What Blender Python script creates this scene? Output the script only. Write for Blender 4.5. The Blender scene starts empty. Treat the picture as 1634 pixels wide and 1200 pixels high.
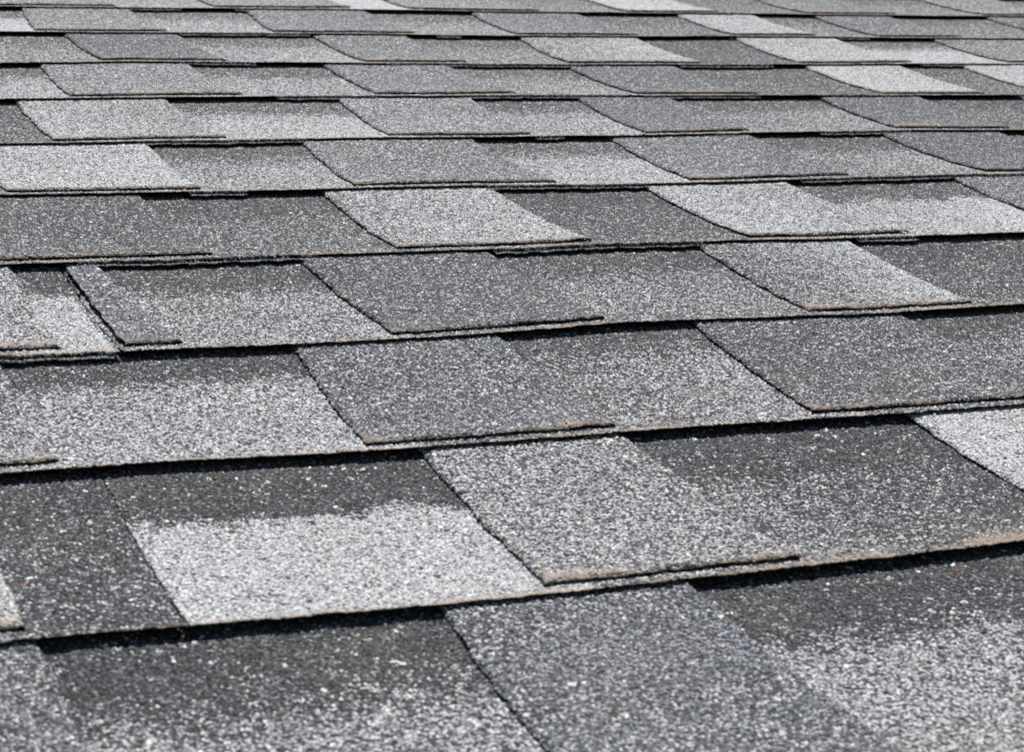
import bpy, math, random
import numpy as np
from mathutils import Matrix, Vector

# ------------------------------------------------------------------ frame of the roof plane
# roof coordinates: u along the courses, v up the slope, h off the roof deck (metres)
PITCH = math.radians(20.0)
EAVE_Z = 3.0
ROOF = Matrix.Translation((0, 0, EAVE_Z)) @ Matrix.Rotation(PITCH, 4, 'X')
R3 = ROOF.to_3x3()

# ------------------------------------------------------------------ camera
F_PX, YAW, PIT, ROL, CAM_H, V0 = 3308.005753, 0.398633, 0.312861, 0.069792, 0.285015, 0.437736
C = bpy.context.scene
cam_data = bpy.data.cameras.new('camera')
cam = bpy.data.objects.new('camera', cam_data)
C.collection.objects.link(cam)
C.camera = cam
F = Vector((math.sin(YAW) * math.cos(PIT), math.cos(YAW) * math.cos(PIT), -math.sin(PIT)))
R0 = Vector((math.cos(YAW), -math.sin(YAW), 0))
U0 = R0.cross(F)
c_, s_ = math.cos(ROL), math.sin(ROL)
RT = R0 * c_ + U0 * s_
UP = U0 * c_ - R0 * s_
M = Matrix((RT, UP, -F)).transposed()
cam.matrix_world = Matrix.Translation(ROOF @ Vector((0, 0, CAM_H))) @ (R3 @ M).to_4x4()
cam_data.sensor_width = 36
cam_data.lens = F_PX / 1634 * 36
cam_data.clip_start = 0.02
cam_data.clip_end = 3000
cam_data.dof.use_dof = True
cam_data.dof.focus_distance = 1.08
cam_data.dof.aperture_fstop = 34

# ------------------------------------------------------------------ sky and sun
SUN_EL, SUN_AZ = math.radians(47), math.radians(16)      # over the roof plane, from straight up-slope to the right
sd = R3 @ Vector((math.sin(SUN_AZ) * math.cos(SUN_EL), math.cos(SUN_AZ) * math.cos(SUN_EL), math.sin(SUN_EL)))
w = bpy.data.worlds.new('World')
C.world = w
w.use_nodes = True
nt = w.node_tree
sky = nt.nodes.new('ShaderNodeTexSky')
sky.sky_type = 'NISHITA'
sky.sun_disc = False
sky.sun_elevation = math.asin(sd.z)
sky.sun_rotation = math.atan2(sd.x, sd.y)
bg = nt.nodes['Background']
bg.inputs['Strength'].default_value = 0.05
nt.links.new(sky.outputs[0], bg.inputs['Color'])
sun = bpy.data.lights.new('sun', 'SUN')
sun.energy = 5.0
sun.angle = math.radians(0.5)
sun.color = (1.0, 0.98, 0.955)
so = bpy.data.objects.new('sun', sun)
C.collection.objects.link(so)
so.rotation_euler = sd.to_track_quat('Z', 'Y').to_euler()
so.location = (0, 0, 20)
C.view_settings.view_transform = 'Standard'
C.view_settings.look = 'None'
C.view_settings.exposure = 0.57
C.view_settings.gamma = 1

# ------------------------------------------------------------------ materials
def newmat(name):
    m = bpy.data.materials.new(name)
    m.use_nodes = True
    return m, m.node_tree, m.node_tree.nodes['Principled BSDF']

def shingle_material():
    m, t, b = newmat('mineral_granules_on_asphalt')
    N, L = t.nodes.new, t.links.new
    def math_(op, a, c=None, clamp=False):
        n = N('ShaderNodeMath'); n.operation = op; n.use_clamp = clamp
        for i, x in enumerate((a, c)):
            if x is None: continue
            if isinstance(x, (int, float)): n.inputs[i].default_value = x
            else: L(x, n.inputs[i])
        return n.outputs[0]
    def mix(f, a, c):
        n = N('ShaderNodeMix'); n.data_type = 'RGBA'
        if isinstance(f, (int, float)): n.inputs[0].default_value = f
        else: L(f, n.inputs[0])
        for i, x in ((6, a), (7, c)):
            if isinstance(x, tuple): n.inputs[i].default_value = x + (1,)
            else: L(x, n.inputs[i])
        return n.outputs[2]
    def rng(x, a, c, lo=0.0, hi=1.0):
        n = N('ShaderNodeMapRange'); L(x, n.inputs[0])
        for i, v in ((1, a), (2, c), (3, lo), (4, hi)):
            if isinstance(v, (int, float)): n.inputs[i].default_value = v
            else: L(v, n.inputs[i])
        return n.outputs[0]
    tc = N('ShaderNodeTexCoord'); oi = N('ShaderNodeObjectInfo')
    off = N('ShaderNodeCombineXYZ')
    for i, k in enumerate((7.3, 3.1, 0.0)): L(math_('MULTIPLY', oi.outputs['Random'], k), off.inputs[i])
    add = N('ShaderNodeVectorMath'); add.operation = 'ADD'
    L(tc.outputs['Object'], add.inputs[0]); L(off.outputs[0], add.inputs[1])
    co = add.outputs[0]
    # jitter the lookup so grains are angular and uneven
    wn = N('ShaderNodeTexNoise'); wn.inputs['Scale'].default_value = 1100; wn.inputs['Detail'].default_value = 1
    L(co, wn.inputs['Vector'])
    ws = N('ShaderNodeVectorMath'); ws.operation = 'MULTIPLY_ADD'
    L(wn.outputs['Color'], ws.inputs[0]); ws.inputs[1].default_value = (.0006, .0006, .0006); L(co, ws.inputs[2])
    vo = N('ShaderNodeTexVoronoi'); vo.feature = 'F1'; vo.inputs['Scale'].default_value = GRAIN
    L(ws.outputs[0], vo.inputs['Vector'])
    sep = N('ShaderNodeSeparateColor'); L(vo.outputs['Color'], sep.inputs[0])
    r1, r2, r3 = sep.outputs
    v2 = N('ShaderNodeTexVoronoi'); v2.feature = 'F1'; v2.inputs['Scale'].default_value = GRAIN * .62
    L(ws.outputs[0], v2.inputs['Vector'])
    sep2 = N('ShaderNodeSeparateColor'); L(v2.outputs['Color'], sep2.inputs[0])
    q1, q2, q3 = sep2.outputs
    at = N('ShaderNodeAttribute'); at.attribute_name = 'grain'
    sa = N('ShaderNodeSeparateColor'); L(at.outputs['Color'], sa.inputs[0])
    tone, wear, face = sa.outputs
    tint = at.outputs['Alpha']
    # patchy blend of the granule mix
    ln = N('ShaderNodeTexNoise'); ln.inputs['Scale'].default_value = 55; ln.inputs['Detail'].default_value = 4
    ln.inputs['Roughness'].default_value = .7
    L(co, ln.inputs['Vector'])
    tn = math_('ADD', tone, rng(ln.outputs['Fac'], .3, .7, -.09, .09))
    sel = rng(math_('SUBTRACT', tn, r1), -.09, .09)
    dark = mix(math_('POWER', r2, 2.0), (.006, .006, .0065), (.175, .177, .188))
    light = mix(math_('ADD', math_('MULTIPLY', r2, math_('SUBTRACT', 1.0, math_('MULTIPLY', tone, .45))), math_('MULTIPLY', tone, .42), True), (.17, .17, .178), (.71, .712, .712))
    col = mix(sel, dark, light)
    # slate-blue coated grains
    bl = math_('MULTIPLY', math_('GREATER_THAN', r3, .45), tint)
    col = mix(math_('MULTIPLY', bl, .72), col, mix(r2, (.085, .093, .120), (.34, .355, .41)))
    # stray bright, cream, orange grains
    col = mix(math_('GREATER_THAN', q1, .9885), col, (.80, .79, .76))
    col = mix(math_('MULTIPLY', math_('GREATER_THAN', q2, .9975), math_('GREATER_THAN', q3, .35)), col, (.62, .52, .36))
    col = mix(math_('MULTIPLY', math_('GREATER_THAN', q2, .9955), math_('LESS_THAN', q3, .022)), col, (.42, .12, .05))
    # crevices between the grains show the asphalt
    crev = rng(vo.outputs['Distance'], .36, .66)
    col = mix(math_('MULTIPLY', crev, rng(tone, .3, 1, .92, .5)), col, (.012, .012, .012))
    # tan worn rims
    wn2 = N('ShaderNodeTexNoise'); wn2.inputs['Scale'].default_value = 260; wn2.inputs['Detail'].default_value = 3
    L(co, wn2.inputs['Vector'])
    wm = rng(math_('SUBTRACT', math_('ADD', wear, math_('MULTIPLY', wn2.outputs['Fac'], .6)), math_('MULTIPLY', r3, .85)), .24, 1.0)
    col = mix(math_('MULTIPLY', wm, .70), col, mix(wn2.outputs['Fac'], (.16, .112, .082), (.44, .355, .285)))
    # faint dusty staining
    dn_ = N('ShaderNodeTexNoise'); dn_.inputs['Scale'].default_value = 16; dn_.inputs['Detail'].default_value = 5
    L(co, dn_.inputs['Vector'])
    col = mix(rng(dn_.outputs['Fac'], .55, .80, 0, .20), col, (.20, .17, .14))
    # cut faces: bare asphalt with a few stuck grains
    fsel = math_('MULTIPLY', face, math_('LESS_THAN', r3, rng(face, .5, 1, .40, .975)))
    col = mix(math_('GREATER_THAN', fsel, .3), col, (.008, .0075, .007))
    L(col, b.inputs['Base Color'])
    L(rng(r2, 0, 1, .62, .95), b.inputs['Roughness'])
    b.inputs['Specular IOR Level'].default_value = .16
    # grain relief
    dome = math_('POWER', rng(vo.outputs['Distance'], 0.0, .75, 1.0, 0.0), .6)
    hgt = math_('MULTIPLY', dome, rng(r3, 0, 1, .45, 1.0))
    hgt = math_('ADD', hgt, math_('MULTIPLY', rng(v2.outputs['Distance'], 0, .8, 1, 0), .35))
    hgt = math_('MULTIPLY', hgt, rng(wm, 0, 1, 1, .75))
    hgt = math_('MULTIPLY', hgt, rng(face, 0, 1, 1, .3))
    dn = N('ShaderNodeDisplacement'); dn.inputs['Midlevel'].default_value = .6; dn.inputs['Scale'].default_value = .00085
    L(hgt, dn.inputs['Height'])
    L(dn.outputs[0], t.nodes['Material Output'].inputs['Displacement'])
    m.displacement_method = 'BOTH'
    return m

GRAIN = 900
MAT = shingle_material()

def plain(name, col, rough=.9, scale=8):
    m, t, b = newmat(name)
    n = t.nodes.new('ShaderNodeTexNoise'); n.inputs['Scale'].default_value = scale; n.inputs['Detail'].default_value = 8
    r = t.nodes.new('ShaderNodeMix'); r.data_type = 'RGBA'
    t.links.new(n.outputs['Fac'], r.inputs[0])
    r.inputs[6].default_value = tuple(c * .6 for c in col) + (1,)
    r.inputs[7].default_value = tuple(min(1, c * 1.4) for c in col) + (1,)
    t.links.new(r.outputs[2], b.inputs['Base Color'])
    b.inputs['Roughness'].default_value = rough
    return m

# ------------------------------------------------------------------ noise
def hash2(i, j, seed):
    x = np.sin(i * 127.1 + j * 311.7 + seed * 74.7) * 43758.5453
    return x - np.floor(x)

def vnoise(x, y, seed=0):
    i, j = np.floor(x), np.floor(y)
    fx, fy = x - i, y - j
    fx, fy = fx * fx * (3 - 2 * fx), fy * fy * (3 - 2 * fy)
    a, b = hash2(i, j, seed), hash2(i + 1, j, seed)
    c, d = hash2(i, j + 1, seed), hash2(i + 1, j + 1, seed)
    return ((a * (1 - fx) + b * fx) * (1 - fy) + (c * (1 - fx) + d * fx) * fy) * 2 - 1

def swell(u, v):                                   # gentle unevenness of the whole roof
    return .0007 * vnoise(u * 7, v * 6, 3) + .0003 * vnoise(u * 21, v * 17, 5)

# ------------------------------------------------------------------ courses
E_ = .143          # exposure of one course
T_ = .0043         # rise of a course at its butt
TT = .0023         # tab layer
TB = .0016         # backing layer
# measured waviness of each butt line: (u, offset in mm)
BUTT = {
 1: [(0.084, 2.4), (0.114, 2.0), (0.142, 2.0), (0.161, 0.6), (0.202, -1.7), (0.245, -2.3), (0.292, -1.0), (0.34, -0.1), (0.391, 0.8), (0.455, 3.1)],
 2: [(0.105, 1.5), (0.142, 1.9), (0.175, 1.4), (0.199, 0), (0.248, -2.2), (0.301, -2.3), (0.358, 0.3), (0.4, 1.0), (0.446, 0.1), (0.49, -0.8), (0.553, -0.4)],
 3: [(0.125, -2.1), (0.179, -4.5), (0.235, -4.9), (0.264, -6.5), (0.324, -6.0), (0.356, -4.2), (0.389, -2.3), (0.423, 0.4), (0.5, 0), (0.563, -0.3), (0.602, 0.7), (0.654, 2.2)],
 4: [(0.147, 1.8), (0.209, 0.9), (0.26, .6), (0.308, 0.5), (0.38, 1.0), (0.42, 1.8), (0.47, 4), (0.529, 3.7), (0.568, 1.8), (0.608, -0.1), (0.65, -0.7), (0.75, -0.5)],
 5: [(0.169, 8.0), (0.204, 6.0), (0.239, 4.2), (0.275, 2.3), (0.312, 1), (0.39, 2.6), (0.47, 2.2), (0.555, 1.4), (0.644, 0.9), (0.739, 3.4), (0.788, 4.7), (0.856, 4.9)],
 6: [(0.189, 0.8), (0.268, 0.2), (0.35, 2.0), (0.436, 1.6), (0.526, 2.0), (0.62, 1.4), (0.72, 2.1), (0.825, 2.8), (0.953, 1.0)],
 7: [(0.211, 1.9), (0.298, 4.0), (0.388, 4.0), (0.483, 2.5), (0.583, 3.6), (0.686, 2), (0.796, 1.5), (0.909, -0.8), (1.049, -3.5)],
 8: [(0.231, -1.0), (0.327, 3.0), (0.425, -0.4), (0.635, -4.2), (0.869, -3.4), (1.153, 1.0)],
 9: [(0.252, -3.1), (0.355, -2.0), (0.462, -1.6), (0.574, -2.6), (0.692, -2.1), (0.816, -1.0), (0.946, 0), (1.081, -1.8), (1.252, -0.4)],
 10: [(0.272, -9), (0.383, -7), (0.499, -5.2), (0.621, -3), (0.747, -4.1), (0.879, -6.4), (1.019, -6.3), (1.166, -4.5), (1.353, 0.5)]}

def butt(k, u):
    base = V0 + k * E_ + .0006 * vnoise(u * 9 + k * 3.7, u * 0 + k, 11)
    if k in BUTT:
        a = np.array(BUTT[k])
        base = base + np.interp(u, a[:, 0], a[:, 1]) / 1000
    return base

# tabs: (left at top, left at butt, right at top, right at butt, tone left, tone right, blue)
# gaps between tabs: (dark band tone, left tone, right tone); one more gap than tabs.  s0 = where the dark band starts
ROWS = {
 0: dict(s0=.66, j=[-.30], tabs=[(-.02, -.02, .096, .098, .36, .42, .7), (.225, .221, .316, .322, .42, .38, .9), (.47, .47, .58, .58, .4, .4, .3)],
         gaps=[(.15, .5, .5), (.08, .52, .58), (.07, .62, .62), (.15, .5, .5)]),
 1: dict(s0=.66, j=[.142], tabs=[(-.02, -.02, .093, .093, .8, .85, 0), (.268, .265, .357, .364, .60, .56, .1), (.494, .490, .61, .61, .88, .85, 0)],
         gaps=[(.15, .5, .5), [(.093, .142, .10, .20, .16), (.142, .268, .07, .88, .86)], (.10, .46, .16), (.15, .4, .4)]),
 2: dict(s0=.755, j=[.335], tabs=[(.0, .0, .125, .127, .5, .55, .2), (.256, .247, .356, .355, .36, .40, .7), (.461, .450, .579, .585, .28, .36, .3), (.70, .70, .82, .82, .4, .4, 0)],
         gaps=[(.15, .5, .5), (.12, .62, .70), (.14, .42, .62), (.13, .42, .42), (.2, .5, .5)]),
 3: dict(s0=.70, j=[.1785], tabs=[(.04, .04, .153, .152, .5, .62, 0), (.179, .1805, .195, .206, .42, .40, .9), (.300, .305, .407, .416, .30, .30, .5), (.535, .528, .633, .627, .40, .82, .2), (.80, .80, .92, .92, .4, .4, 0)],
         gaps=[(.2, .5, .5), (.16, .80, .86), (.14, .52, .58), (.17, .46, .44), (.14, .24, .24), (.2, .4, .4)]),
 4: dict(s0=.70, j=[.5635], tabs=[(.13, .13, .248, .256, .26, .24, .3), (.356, .357, .464, .472, .62, .74, 0), (.568, .570, .670, .675, .78, .66, .1), (.798, .795, .91, .912, .42, .4, .4)],
         gaps=[(.2, .4, .4), (.15, .30, .34), (.12, .20, .24), (.20, .70, .88), (.2, .5, .5)]),
 5: dict(s0=.70, j=[.8225], tabs=[(.173, .174, .282, .284, .76, .80, 0), (.386, .378, .506, .510, .46, .44, .4), (.609, .604, .720, .722, .46, .36, .5), (.827, .831, .932, .935, .24, .22, .9), (1.06, 1.06, 1.17, 1.17, .4, .4, 0)],
         gaps=[(.2, .4, .4), (.18, .56, .64), (.24, .70, .74), (.18, .44, .60), (.2, .3, .3), (.2, .5, .5)]),
 6: dict(s0=.70, j=[.443], tabs=[(.04, .04, .15, .15, .4, .4, 0), (.221, .224, .326, .336, .72, .58, .1), (.454, .448, .559, .551, .56, .52, .3), (.645, .639, .724, .721, .34, .30, .9), (.858, .846, .951, .945, .26, .26, .6), (1.045, 1.045, 1.16, 1.16, .4, .4, .3)],
         gaps=[(.2, .4, .4), (.14, .22, .22), (.26, .72, .80), (.2, .60, .64), (.2, .46, .54), (.18, .3, .32), (.2, .4, .4)]),
 7: dict(s0=.70, j=[.690], tabs=[(.03, .03, .14, .14, .4, .4, 0), (.261, .260, .375, .384, .52, .52, .3), (.484, .487, .588, .597, .42, .40, .9), (.695, .699, .795, .804, .30, .26, .6), (.923, .921, 1.021, 1.016, .84, .80, 0), (1.084, 1.084, 1.20, 1.20, .82, .82, 0)],
         gaps=[(.2, .4, .4), (.24, .64, .66), (.24, .60, .56), (.26, .50, .54), (.18, .24, .24), (.22, .30, .30), (.2, .4, .4)]),
 8: dict(s0=.70, j=[.6065], tabs=[(.05, .05, .17, .17, .4, .4, 0), (.304, .310, .399, .407, .26, .30, .7), (.517, .522, .603, .606, .42, .40, .6), (.711, .700, .827, .824, .54, .78, 0), (.930, .921, 1.037, 1.035, .74, .80, 0), (1.146, 1.143, 1.26, 1.26, .48, .46, .2)],
         gaps=[(.2, .4, .4), (.28, .44, .48), (.25, .58, .64), (.26, .46, .46), (.16, .18, .20), (.28, .84, .84), (.3, .6, .6)]),
 9: dict(s0=.70, j=[.929], tabs=[(.05, .05, .16, .16, .4, .4, 0), (.292, .282, .387, .391, .50, .48, .3), (.496, .484, .611, .612, .46, .36, .9), (.717, .711, .828, .829, .40, .36, .5), (.935, .933, 1.022, 1.018, .74, .78, 0), (1.092, 1.089, 1.182, 1.182, .36, .36, .4), (1.304, 1.304, 1.42, 1.42, .4, .4, .3)],
         gaps=[(.2, .4, .4), (.3, .86, .86), (.3, .60, .66), (.28, .50, .54), (.24, .36, .34), (.26, .44, .40), (.26, .40, .42), (.3, .5, .5)]),
 10: dict(s0=.70, j=[.882], tabs=[(.26, .26, .376, .376, .50, .50, .2), (.468, .468, .598, .598, .56, .50, .3), (.658, .658, .79, .79, .55, .45, .2), (.886, .886, .985, .985, .88, .80, 0), (1.091, 1.091, 1.194, 1.194, .42, .40, .3), (1.308, 1.308, 1.41, 1.41, .5, .5, 0)],
         gaps=[(.2, .5, .5), (.3, .6, .6), (.5, .92, .92), (.3, .42, .42), (.3, .36, .36), (.3, .46, .46), (.3, .5, .5)]),
}
K0, K1 = -1, 13
STRIP = 1.0
# stretches of butt where loose grains cling to the cut face: course -> [(u0, u1)]
FACEGRAIN = {3: [(.12, .175)], 4: [(.185, .31), (.41, .54)], 5: [(.46, .57), (.68, .80)], 6: [(.275, .39)], 7: [(.55, .65), (.70, .76)], 8: [(.58, .71), (1.04, 1.12)], 9: [(.40, .47)]}

for k in range(K0, K1 + 1):
    rnd = random.Random(100 + k)
    if k not in ROWS:
        ROWS[k] = dict(s0=.70, j=[round(rnd.uniform(.3, .9), 3)], tabs=[], gaps=[])
        a = ROWS[k]['j'][0]
        ROWS[k]['tabs'] = [(a, a, a + .11, a + .11, .5, .5, .2)]
        ROWS[k]['gaps'] = [(.2, .5, .6), (.2, .4, .5)]
    r = ROWS[k]
    x = r['j'][0]
    while x > -.35: x -= STRIP
    r['ends'] = [x]
    while r['ends'][-1] < 1.9: r['ends'].append(r['ends'][-1] + STRIP)
    lo, hi = r['ends'][0], r['ends'][-1]
    tones = lambda: rnd.choice((.25, .35, .45, .55, .8))
    while r['tabs'][0][0] > lo + .3:
        x1 = r['tabs'][0][0] - rnd.uniform(.08, .14); x0 = x1 - rnd.uniform(.09, .125); a = tones(); b = tones()
        r['tabs'].insert(0, (x0, x0, x1, x1, a, a, rnd.random() * .6)); r['gaps'].insert(0, (.18, b, b))
    while r['tabs'][-1][2] < hi - .3:
        x0 = r['tabs'][-1][2] + rnd.uniform(.08, .14); x1 = x0 + rnd.uniform(.09, .125); a = tones(); b = tones()
        r['tabs'].append((x0, x0, x1, x1, a, a, rnd.random() * .6)); r['gaps'].append((.18, b, b))

def sag(s):
    s_ = np.clip(s, 0, 1)
    return T_ * (1 - s_) ** 3 - .0008 * np.sin(np.pi * s_)

FR_N = None
def cell_size(u, v):
    """mesh resolution from the distance to the viewer's place; coarse where the photograph does not look"""
    P = Vector((u, v, 0)) - Vector((0, 0, CAM_H))
    z = P.dot(F)
    x = P.dot(RT) / max(z, .01) * F_PX; y = P.dot(UP) / max(z, .01) * F_PX
    inside = z > .2 and abs(x) < 860 and abs(y) < 650
    return inside, z

def sheet(name, parent, root_uv, k, uLb, uLt, uRb, uRt, vfun0, vfun1, layer, tonefun, thick, seed, roundL=True, roundR=True, facefun=None):
    """one rectangular piece of shingle with ragged cut edges and real thickness, as ONE mesh"""
    best = None; seen = False
    for a in np.linspace(0, 1, 24):
        for b_ in np.linspace(0, 1, 6):
            uu = (uLb * (1 - b_) + uLt * b_) * (1 - a) + (uRb * (1 - b_) + uRt * b_) * a
            vv = vfun0(uu) * (1 - b_) + vfun1(uu) * b_
            ins, z = cell_size(uu, float(vv))
            if ins: seen = True; best = z if best is None else min(best, z)
    if seen:
        dx = max(.00050, 1.30 * best / 2073); dy = dx * 1.15
    else:
        dx = dy = .0045
    W = max(abs(uRb - uLb), abs(uRt - uLt))
    Hh = float(np.max(vfun1(np.array([uLb, uRb])) - vfun0(np.array([uLb, uRb]))))
    nx, ny = max(6, int(W / dx)), max(6, int(Hh / dy))
    S = np.linspace(0, 1, nx); Tt = np.linspace(0, 1, ny)
    # squeeze a few rows into the rounded rims
    ex, ey = .0015 / W, .0015 / Hh
    S = np.concatenate([[0, ex * .3, ex * .7, ex * 1.3], S[(S > ex * 2) & (S < 1 - ex * 2)], [1 - ex * 1.3, 1 - ex * .7, 1 - ex * .3, 1]])
    Tt = np.concatenate([[0, ey * .3, ey * .7, ey * 1.3], Tt[Tt > ey * 2]])
    S = np.concatenate([[0, 0, 0], S, [1, 1, 1]])            # side skirts
    Tt = np.concatenate([[0, 0, 0, 0], Tt])                  # front skirt
    nxx, nyy = len(S), len(Tt)
    s2, t2 = np.meshgrid(S, Tt)
    uL = uLb * (1 - t2) + uLt * t2; uR = uRb * (1 - t2) + uRt * t2
    u = uL * (1 - s2) + uR * s2
    v0 = vfun0(u); v1 = vfun1(u)
    v = v0 * (1 - t2) + v1 * t2
    # ragged cut lines
    ru = .00045 * vnoise(v * 600, v * 0 + seed, 1) + .0007 * vnoise(v * 90, v * 0 + seed, 2)
    rv = .00055 * vnoise(u * 600, u * 0 + seed * roundL, 3) + .0006 * vnoise(u * 75, u * 0 + seed * roundL, 4) + .0008 * np.maximum(0, vnoise(u * 190, u * 0 + seed, 6))
    dL, dR, dF = (u - uL), (uR - u), (v - v0)
    rs = .0005 * vnoise(v * 450, v * 0 + k, 61) + .0010 * vnoise(v * 70, v * 0 + k, 62)      # neighbours share the line where they butt
    u = u + rs * (np.exp(-dL / .004) * (not roundL) + np.exp(-dR / .004) * (not roundR))
    u = u + ru * (np.exp(-dL / .003) * roundL + np.exp(-dR / .003) * roundR)
    v = v + rv * np.exp(-dF / .003)
    vb, vn = butt(k, u), butt(k + 1, u)
    s = (v - vb) / (vn - vb)
    h = sag(s) + swell(u, v) + layer
    # slight lift of free corners
    if layer > 0:
        h = h + .0007 * np.exp(-dF / .02) * (np.exp(-dL / .02) * max(0, hash2(seed, 1, 1) - .3) * roundL + np.exp(-dR / .02) * max(0, hash2(seed, 2, 1) - .3) * roundR)
    r = .0021 if layer > 0 else .0012
    d = dF
    if roundL: d = np.minimum(d, dL)
    if roundR: d = np.minimum(d, dR)
    q = np.clip(d / r, 0, 1)
    drop = (.0014 if layer > 0 else .0004) * (1 + .3 * vnoise(u * 120, v * 120, seed))
    h = h - drop * (1 - q) ** 1.6
    tone, wear, tint = tonefun(u, v, s, dL, dR, dF)
    face = np.zeros_like(u)
    th = np.full_like(u, thick)
    fg = np.zeros_like(u)
    if facefun is not None:
        fg = facefun(u); th = th + fg * .0016
    # front skirt rows 0..3 -> underside, bottom, mid, upper
    top = h[4].copy()
    vf = v[4].copy()
    F4 = fg[4] > .5
    LEDGE = ((1.0, -.0030, 1), (1.0, -.0042, 1), (.55, -.0042, 0), (.45, -.0002, .9))
    for row, (dh, dv, fv) in enumerate(((1.0, .004, 1), (1.0, .0009, 1), (.75, .0006, 1), (.56, .0002, 1))):
        e = LEDGE[row]
        lift = (.0014 if layer > 0 else .0004)
        h[row] = np.where(F4, top - (th[4] - lift) * e[0], top - (th[4] - lift) * dh)
        v[row] = vf + np.where(F4, e[1] * (.8 + .35 * vnoise(u[4] * 260, u[4] * 0 + seed, 41)), dv)
        face[row] = np.where(F4, e[2], fv)
        tone[row] = np.where(F4, .75, .35); wear[row] = 0
    face[4] = np.where(fg[4] > .5, .1, .25)
    for colr, dh, du in ((0, 1.0, .0030), (1, 1.0, .0003), (2, .62, .0002)):
        m = slice(4, None)
        h[m, colr] = h[m, 3] - (thick - (.0014 if layer > 0 and roundL else 0)) * dh; u[m, colr] = u[m, 3] + du; face[m, colr] = 1
        j = nxx - 1 - colr
        h[m, j] = h[m, nxx - 4] - (thick - (.0014 if layer > 0 and roundR else 0)) * dh; u[m, j] = u[m, nxx - 4] - du; face[m, j] = 1
    for colr in (0, 1, 2, nxx - 1, nxx - 2, nxx - 3):
        for row in range(4): h[row, colr] = top[min(max(colr, 3), nxx - 4)] - thick + (.0014 if layer > 0 else .0004); face[row, colr] = 1
    co = np.stack([u - root_uv[0], v - root_uv[1], h], -1).reshape(-1, 3).astype(np.float32)
    idx = np.arange(nxx * nyy).reshape(nyy, nxx)
    q4 = np.stack([idx[:-1, :-1], idx[:-1, 1:], idx[1:, 1:], idx[1:, :-1]], -1).reshape(-1, 4)
    me = bpy.data.meshes.new(name)
    me.vertices.add(len(co)); me.vertices.foreach_set('co', co.ravel())
    me.loops.add(q4.size); me.loops.foreach_set('vertex_index', q4.ravel().astype(np.int32))
    me.polygons.add(len(q4)); me.polygons.foreach_set('loop_start', np.arange(0, q4.size, 4, dtype=np.int32))
    me.polygons.foreach_set('use_smooth', np.ones(len(q4), bool))
    me.update(calc_edges=True)
    at = me.color_attributes.new('grain', 'FLOAT_COLOR', 'POINT')
    a4 = np.stack([tone, wear, face, tint], -1).reshape(-1).astype(np.float32)
    at.data.foreach_set('color', a4)
    me.materials.append(MAT)
    o = bpy.data.objects.new(name, me)
    C.collection.objects.link(o)
    o.parent = parent
    return o

def gap_tone(k, u, s):
    r = ROWS[k]
    tone = np.full_like(u, .4)
    edges = []
    tabs = r['tabs']
    for i, g in enumerate(r['gaps']):
        a = tabs[i - 1][2] if i else -9
        b = tabs[i][0] if i < len(tabs) else 9
        segs = g if isinstance(g, list) else [(a, b) + g]
        for (x0, x1, band, tl, tr) in segs:
            m = (u >= x0 - .02) & (u <= x1 + .012)
            if isinstance(g, list): m = (u >= x0) & (u <= x1 + .012)
            f = np.clip((u - x0) / max(x1 - x0, 1e-3), 0, 1)
            low = tl * (1 - f) + tr * f
            s0 = r['s0'] + .035 * vnoise(u * 45 + k * 9, u * 0 + k, 21) + .035 * vnoise(u * 160, s * 30, 22) + .03 * vnoise(u * 420, s * 60, 23)
            wdt = .035 + .10 * hash2(float(k), float(i), 9) * (low < .85)
            f2 = np.clip((s - s0 + wdt) / (2 * wdt), 0, 1)
            tone = np.where(m, low * (1 - f2) + band * f2, tone)
    return tone

def worn(u, dF, dL, dR, seed, amt):
    wv = .5 + .5 * vnoise(u * 38, u * 0 + seed, 31)
    wf = np.exp(-np.clip(dF, 0, 1) / (.0026 + .0085 * wv * wv)) * (.50 + .62 * wv) * (1 + .35 * vnoise(u * 260, u * 0 + seed, 33))
    patch = np.clip(vnoise(u * 16 + seed, u * 0 + seed, 35) - .05, 0, 1) * np.exp(-np.clip(dF, 0, 1) / .014) * (.75 + .5 * vnoise(u * 150, dF * 150, 36))
    return np.clip(wf * amt * .92 + .75 * patch, 0, 1.2)

ORD = {-2: 'hidden', -1: 'lowest unseen'}
ORDN = ['lowest', 'second', 'third', 'fourth', 'fifth', 'sixth', 'seventh', 'eighth', 'ninth', 'tenth', 'eleventh']
GROUP = 'laminated asphalt shingle strips laid in overlapping courses'

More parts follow.
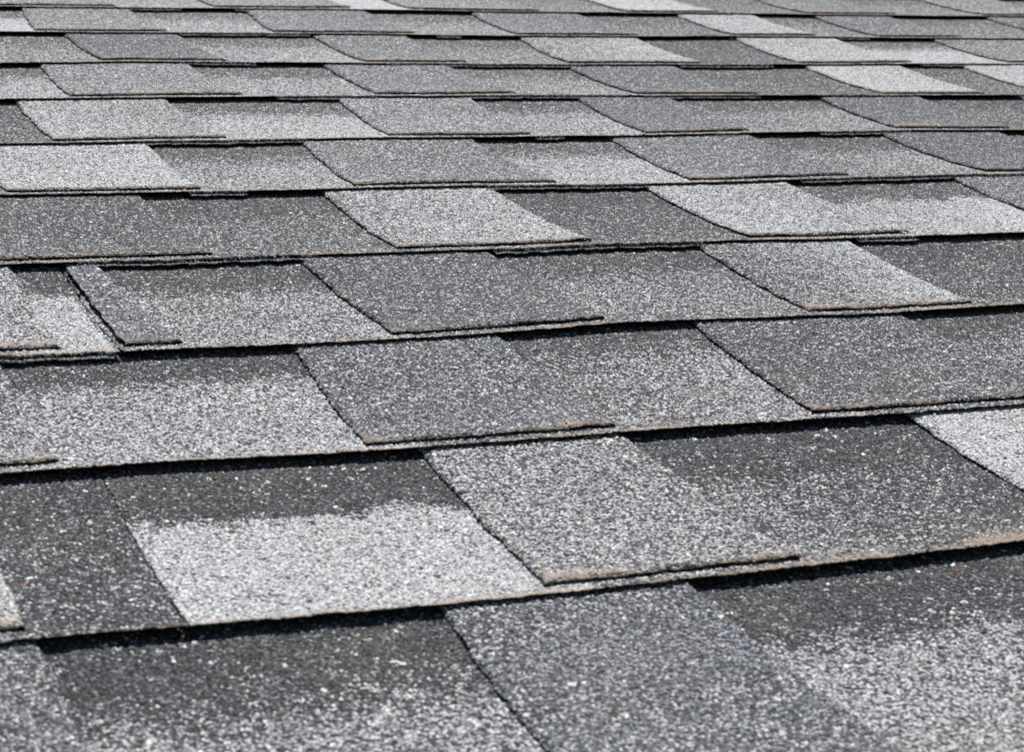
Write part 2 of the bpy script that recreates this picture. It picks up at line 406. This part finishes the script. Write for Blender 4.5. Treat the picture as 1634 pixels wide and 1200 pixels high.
SEEN = {
 (0, 1): 'slate shingle strip in the blurred lowest course, cut off by the bottom photo edge',
 (1, 0): 'charcoal shingle strip at far left, second lowest course, meeting the big pale panel',
 (1, 1): 'shingle strip with the largest pale panel, second lowest course',
 (2, 0): 'shingle strip left of the tan smudged seam, third lowest course',
 (2, 1): 'shingle strip right of the tan smudged seam, third lowest course, wide dark tab',
 (3, 0): 'short pale patched strip at left edge, ending at the open gap in the fourth course',
 (3, 1): 'shingle strip right of the open gap, starting with a narrow bluish tab',
 (4, 0): 'left strip of the fifth lowest course, dark tab then pale tab',
 (4, 1): 'right strip of the fifth lowest course, starting with a pale tab right of centre',
 (5, 0): 'left strip of the sixth lowest course, brightest tab at the left photo edge',
 (5, 1): 'dark slate shingle strip at the right end of the sixth lowest course',
 (6, 0): 'left strip of the seventh lowest course, light tab beside a pale banded recess',
 (6, 1): 'right strip of the seventh lowest course, three mid grey tabs',
 (7, 0): 'left strip of the eighth lowest course, two mid grey tabs',
 (7, 1): 'right strip of the eighth lowest course, dark tab then two very pale tabs',
 (8, 0): 'left strip of the ninth lowest course, ending at a brown worn tab edge',
 (8, 1): 'right strip of the ninth lowest course, light tabs beside a charcoal recess',
 (9, 0): 'left strip of the tenth lowest course, three mid grey tabs',
 (9, 1): 'right strip of the tenth lowest course, starting with a pale tab',
 (10, 0): 'left strip of the topmost visible course, one white recess between grey tabs',
 (10, 1): 'right strip of the topmost visible course, starting with a bright tab',
}
def label_of(k, si, a, b):
    seen_row = 0 <= k <= 10
    n = ROWS[k]['ends']
    if seen_row:
        j = ROWS[k]['j'][0]
        rel = 0 if abs(b - j) < .01 else 1 if abs(a - j) < .01 else None
        if (k, rel) in SEEN: return SEEN[(k, rel)]
        side = 'left' if a < j else 'right'
        far = 'just' if abs(a - j) < 1.5 else 'far'
        return 'grey strip %s beyond the %s photo edge, %s course from the bottom' % (far, side, ORDN[k])
    place = 'below the bottom' if k < 0 else 'in the ' + ('first', 'second', 'third')[k - 11] + ' course above the top'
    return 'grey strip %s edge, %s in its row' % (place, ('leftmost', 'second from left', 'third from left', 'fourth from left')[si])

n_made = 0
for k in range(K0, K1 + 1):
    r = ROWS[k]
    for si in range(len(r['ends']) - 1):
        a, b = r['ends'][si], r['ends'][si + 1]
        vb0 = float(butt(k, np.array([a]))[0])
        root = bpy.data.objects.new('roof_shingle', None)
        root.empty_display_size = .05
        C.collection.objects.link(root)
        root.location = ROOF @ Vector((a, vb0, 0))
        root.rotation_euler = (PITCH, 0, 0)
        root['label'] = label_of(k, si, a, b)
        root['category'] = 'roof shingle'
        root['group'] = GROUP
        uv = (a, vb0)
        sd_ = k * 17 + si * 5 + 3
        g = .0001
        def vf0(u, k=k): return butt(k, u)
        def vf1(u, k=k): return butt(k + 1, u) + .012
        def tf(u, v, s, dL, dR, dF, k=k, sd_=sd_):
            t = gap_tone(k, u, s)
            w = worn(u, dF, dL, dR, sd_, 1.2)
            jd = np.abs(u - ROWS[k]['j'][0])
            if k == 0: w = w + .45 * np.clip((u - .33) / .03, 0, 1) * np.clip((.45 - s) / .35, 0, 1) * (.7 + .5 * vnoise(u * 90, v * 60, 77))
            if k == 1: w = w + .3 * np.clip((u - .40) / .04, 0, 1) * np.clip((.22 - s) / .2, 0, 1)
            if k == 1: w = w + .3 * np.exp(-jd / .0012) * (s > .55) * (vnoise(v * 120, v * 0, 4) > 0)
            return t, w, np.full_like(u, .12)
        def ff(u, k=k):
            m = np.zeros_like(u)
            for x0, x1 in FACEGRAIN.get(k, []): m = np.where((u > x0) & (u < x1), 1.0, m)
            if k >= 4: m = np.where((vnoise(u * 22 + k * 5.1, u * 0 + k, 51) > .42), 1.0, m)
            return m
        ext = .0008 if (k == 3 and abs(a - .178) < .01) else 0
        la = a + g - ext; rb = b - g - (0.0010 if (k == 3 and abs(b - .178) < .01) else 0)
        sheet('backing_strip', root, uv, k, la, la, rb, rb, vf0, vf1, 0.0, tf, TB, sd_, roundL=(k == 3), roundR=(k == 3), facefun=ff)
        for ti, (lt, lb, rt, rb_, t0, t1, bl) in enumerate(r['tabs']):
            if max(rt, rb_) <= a + .004 or min(lt, lb) >= b - .004: continue
            lt2, lb2 = max(lt, a + g), max(lb, a + g); rt2, rb2 = min(rt, b - g), min(rb_, b - g)
            sdt = k * 31 + ti * 7 + si
            def tv0(u, k=k, sdt=sdt): return butt(k, u) + .0066 + .0016 * float(hash2(sdt, 1, 2))
            def tt(u, v, s, dL, dR, dF, k=k, t0=t0, t1=t1, bl=bl, sdt=sdt):
                f = np.clip(dL / np.maximum(dL + dR, 1e-4), 0, 1)
                f = f + .15 * vnoise(u * 30, v * 30, sdt)
                f = np.clip(f, 0, 1) ** 1.3
                t = t0 * (1 - f) + t1 * f
                w = worn(u, dF, dL, dR, sdt, 1.1)
                cr = np.exp(-np.minimum(dL, dR) / .012) * np.exp(-dF / .010)
                w = w + .55 * cr
                if k == 2: w = w + np.exp(-np.abs(u - .336) / .006) * np.clip(.75 - s * 1.6, 0, 1) * (.6 + .6 * vnoise(u * 300, v * 300, 8))
                side = np.exp(-dL / .0022) * (.45 + .5 * vnoise(v * 60, v * 0, sdt + 2)) * np.clip(1.2 - s * 1.2, 0, 1)
                w = np.clip(w + np.clip(side, 0, 1), 0, 1.2)
                if k == 0: w = w + .75 * np.exp(-((u - (.337 + .035 * (.85 - s))) / .006) ** 2) * (.45 + .55 * vnoise(u * 200, v * 200, 5)) * (s < .95)
                return t, w, np.full_like(u, bl)
            tb_ = sheet('tab', root, uv, k, lb2, lt2, rb2, rt2, tv0, vf1, TT, tt, TT - .0001, sdt, roundL=lt2 > a + .001, roundR=rt2 < b - .001)
            if min(t0, t1) > .7: tb_['label'] = 'very pale grey tab'
            elif max(t0, t1) < .3: tb_['label'] = 'dark charcoal tab'
            elif bl > .65: tb_['label'] = 'bluish slate tab'
            n_made += 1

# ------------------------------------------------------------------ deck and ground under the roof
def box(name, x0, x1, y0, y1, z0, z1, mat):
    me = bpy.data.meshes.new(name)
    vs = [(x, y, z) for z in (z0, z1) for y in (y0, y1) for x in (x0, x1)]
    fs = [(0, 2, 3, 1), (4, 5, 7, 6), (0, 1, 5, 4), (2, 6, 7, 3), (0, 4, 6, 2), (1, 3, 7, 5)]
    me.from_pydata(vs, [], fs); me.update(); me.materials.append(mat)
    o = bpy.data.objects.new(name, me); C.collection.objects.link(o)
    return o
deck = box('roof_deck', -1.34, 2.9, V0 - 1 * E_ - .01, V0 + 14.2 * E_, -.030, -.006, plain('weathered_sheathing', (.05, .05, .05)))
deck.matrix_world = ROOF
deck['kind'] = 'structure'
gr = box('ground', -600, 600, -600, 600, -.5, 0, plain('grass_and_soil', (.07, .09, .04), scale=.8))
gr['kind'] = 'structure'
print('verts', sum(len(o.data.vertices) for o in C.objects if o.type == 'MESH'), 'tabs', n_made)
